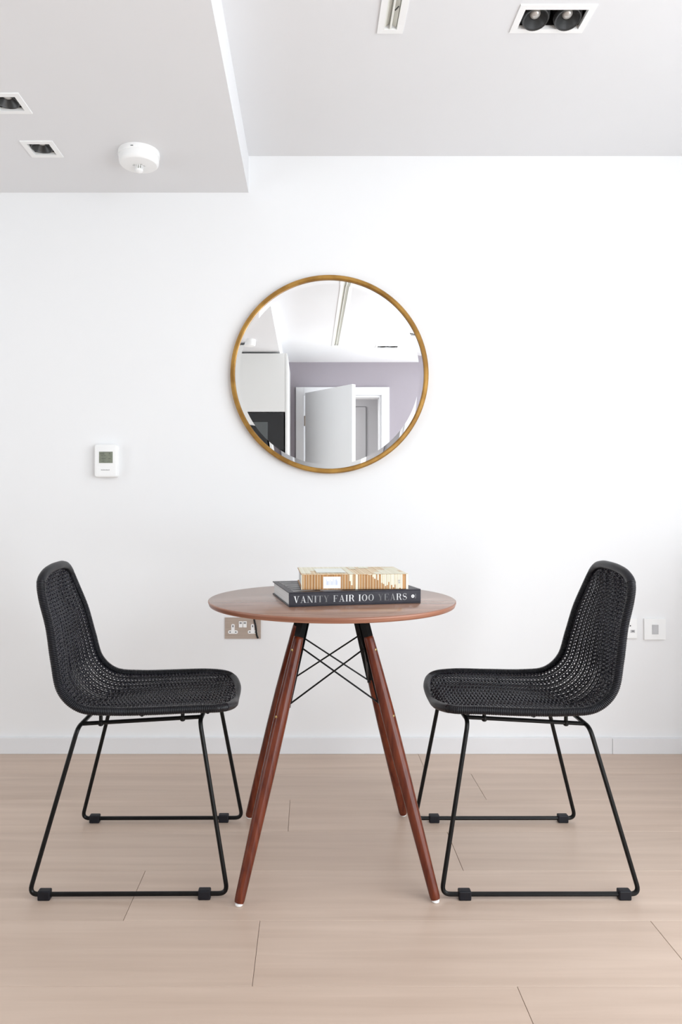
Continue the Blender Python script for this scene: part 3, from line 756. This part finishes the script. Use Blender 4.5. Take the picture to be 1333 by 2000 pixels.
# smooth profile (x, z, halfwidth) resampled by length, from the front edge up to the top of the back
half = []
for i in range(len(CP)-1):
    a, b, c, d = [Vector(CP[max(0, min(len(CP)-1, j))]) for j in (i-1, i, i+1, i+2)]
    if i == 0: a = Vector((CP[1][0], CP[1][1], -CP[1][2]))
    if i == len(CP)-2: d = Vector((CP[-2][0], CP[-2][1], -CP[-2][2]))
    for k in range(24): half.append(catmull(a, b, c, d, k/24))
half.append(Vector(CP[-1]))
cum = [0]
for a, b in zip(half, half[1:]): cum.append(cum[-1]+math.hypot(b.x-a.x, b.y-a.y))
LEN = cum[-1]
def prof(s):
    s = max(0, min(LEN, s)); lo, hi = 0, len(cum)-1
    while hi-lo > 1:
        m = (lo+hi)//2
        if cum[m] <= s: lo = m
        else: hi = m
    f = (s-cum[lo])/max(1e-9, cum[lo+1]-cum[lo]); f = min(1, f)
    return half[lo].lerp(half[lo+1], f)
def smooth01(x): x = max(0, min(1, x)); return x*x*(3-2*x)
def sag(s):
    u = s/LEN
    return .020*smooth01(u/.12)*smooth01((1-u)/.10)+.014*math.exp(-((u-.52)/.14)**2)
def shell(s, y, off=0):
    P = prof(s); Q = prof(min(LEN, s+.004)); Q0 = prof(max(0, s-.004))
    tx, tz = Q.x-Q0.x, Q.y-Q0.y; l = math.hypot(tx, tz) or 1; nx, nz = -tz/l, tx/l
    w_ = max(P.z, 1e-4); v = max(-1, min(1, y/w_))
    g = sag(s)*(1-v*v)+off
    return Vector((P.x+nx*g, y, P.y+nz*g))
def swid(s):            # width the stakes fan out over
    u = s/LEN
    return .196-.062*smooth01((u-.5)/.5)

def make_chair():
    root = thing('wicker_chair', '', 'chair')
    sh = bpy.data.objects.new('woven_shell', None)
    # rim
    rim = loop_curve(.00115); n = len(rim)
    rad = []
    for i in range(n):
        p = rim[i]
        smooth_part = (p.z > .803) or (p.x > .225 and abs(p.y) < .155)
        am = .0002 if smooth_part else .0009
        base = .0120 if smooth_part else .0108
        rad.append(base+am*(1, .35, -1, .35)[i % 4])
    bm = bmesh.new(); add_tube(bm, rim, rad, 12, closed=True)
    ro = obj('rim', bm, M_rattan, root, smooth=True, sharp=80)
    # lateral weft strands, over and under the stakes
    NC = 7.5; bm = bmesh.new(); pitch = .0053; k = 0; s = .006      # 15 lengthwise bands
    while s < LEN-.006:
        P = prof(s); W = swid(s); wl = P.z-.004
        if wl > .01:
            band = W/NC; m = max(3, int(2*wl/(band/8))); pts = []
            for i in range(m+1):
                yy = -wl+2*wl*i/m
                c = math.cos(2*PI*yy/band)
                off = -.0027*c-.0009*c*c*(1 if k % 2 else -1)
                pts.append(shell(s+.0011*(1 if k % 2 else -1)*math.sin(2*PI*yy/band), yy, off))
            add_tube(bm, pts, .00225, 4, caps=False)
        s += pitch; k += 1
    wo = obj('weft_weave', bm, M_weft, root, smooth=True, sharp=80); tag(wo, kind='stuff')
    # lengthwise stakes, a pair under every band and one in every groove
    bm = bmesh.new()
    for j in range(-8, 9):
        for dj, up, rr in ((-.20, .0012, .0019), (.20, .0012, .0019), (.5, -.0008, .0023)):
            tt = (j+dj)/NC
            if abs(tt) > 1.02: continue
            pts = []
            for i in range(141):
                s = LEN*i/140; yy = tt*swid(s)
                if abs(yy) < prof(s).z-.003: pts.append(shell(s, yy, up))
            if len(pts) > 2: add_tube(bm, pts, rr, 5, caps=False)
    obj('stakes', bm, M_rattan, root, smooth=True, sharp=80)['kind'] = 'stuff'
    # cross rails under the seat seen through the weave
    for s0 in (.075, .245):
        bm = bmesh.new(); wl = prof(s0).z
        pts = [shell(s0, -wl+2*wl*i/16, .0085) for i in range(17)]
        add_tube(bm, pts, .006, 8)
        obj('seat_rail', bm, M_steel, root, smooth=True)
    # steel sled frame
    def leg_side(sy):
        zr, zf = .427, .445; wt, wb = .180, .220
        sk0, sk1 = -.252, .257; zsk = .0125
        path = [(-.140, sy*.08, zr+.001), (-.140, sy*wt, zr), (sk0, sy*wb, zsk), (sk1, sy*wb, zsk), (.180, sy*wt, zf), (.180, sy*.08, zf+.001)]
        bm = bmesh.new(); add_tube(bm, fillet(path, .024, 7), .0060, 10)
        fr = obj('sled_leg', bm, M_steel, root, smooth=True)
        for x in (-.212, .198):
            b = box_bm(x-.016, x+.016, sy*wb-.0105, sy*wb+.0105, 0, .0245, .003)
            obj('foot_block', b, M_rubber, fr)
    leg_side(-1); leg_side(1)
    bm = bmesh.new(); add_tube(bm, [(-.140, -.085, .428), (-.140, .085, .428)], .0060, 10); obj('crossbar', bm, M_steel, root, smooth=True)
    bm = bmesh.new(); add_tube(bm, [(.180, -.085, .446), (.180, .085, .446)], .0060, 10); obj('crossbar', bm, M_steel, root, smooth=True)
    for sy in (-1, 1):
        bm = bmesh.new(); add_tube(bm, [(-.140, sy*.150, .428), (.180, sy*.150, .446)], .0056, 10)
        rl = obj('side_rail', bm, M_steel, root, smooth=True)
        for x in (-.088, .130):
            zb = .428+(x+.14)/.32*.018
            bm = bmesh.new(); add_lathe(bm, [(.0045, zb-.0085), (.0068, zb-.0065), (.0068, zb+.004), (.005, zb+.006), (.005, zb+.028)], 12, origin=(x, sy*.15, 0))
            obj('spacer', bm, M_steel, rl, smooth=True)
    return root
chair = make_chair()
chair['label'] = 'black woven wicker chair on sled legs at the left of the table, facing right'
chair['group'] = 'wicker chairs at the round table'
chair2 = copy_tree(chair)
chair2['label'] = 'black woven wicker chair on sled legs at the right of the table, facing left'
chair.location = (-.4685, 2.048, 0); chair.rotation_euler.z = .008
chair2.location = (.597, 2.0473, 0); chair2.rotation_euler.z = PI+.002
SHELL = ('rim', 'weft_weave', 'stakes', 'seat_rail')
def pose_shell(root, dx, yaw, roll):
    for ch in root.children:
        if ch.name.split('.')[0] in SHELL:
            ch.matrix_basis = Matrix.Translation((dx, 0, 0)) @ Matrix.Rotation(yaw, 4, 'Z') @ Matrix.Translation((0, 0, .48)) @ Matrix.Rotation(roll, 4, 'X') @ Matrix.Translation((0, 0, -.48))
pose_shell(chair, .006, .030, .0085)
pose_shell(chair2, -.0076, -.004, -.018)
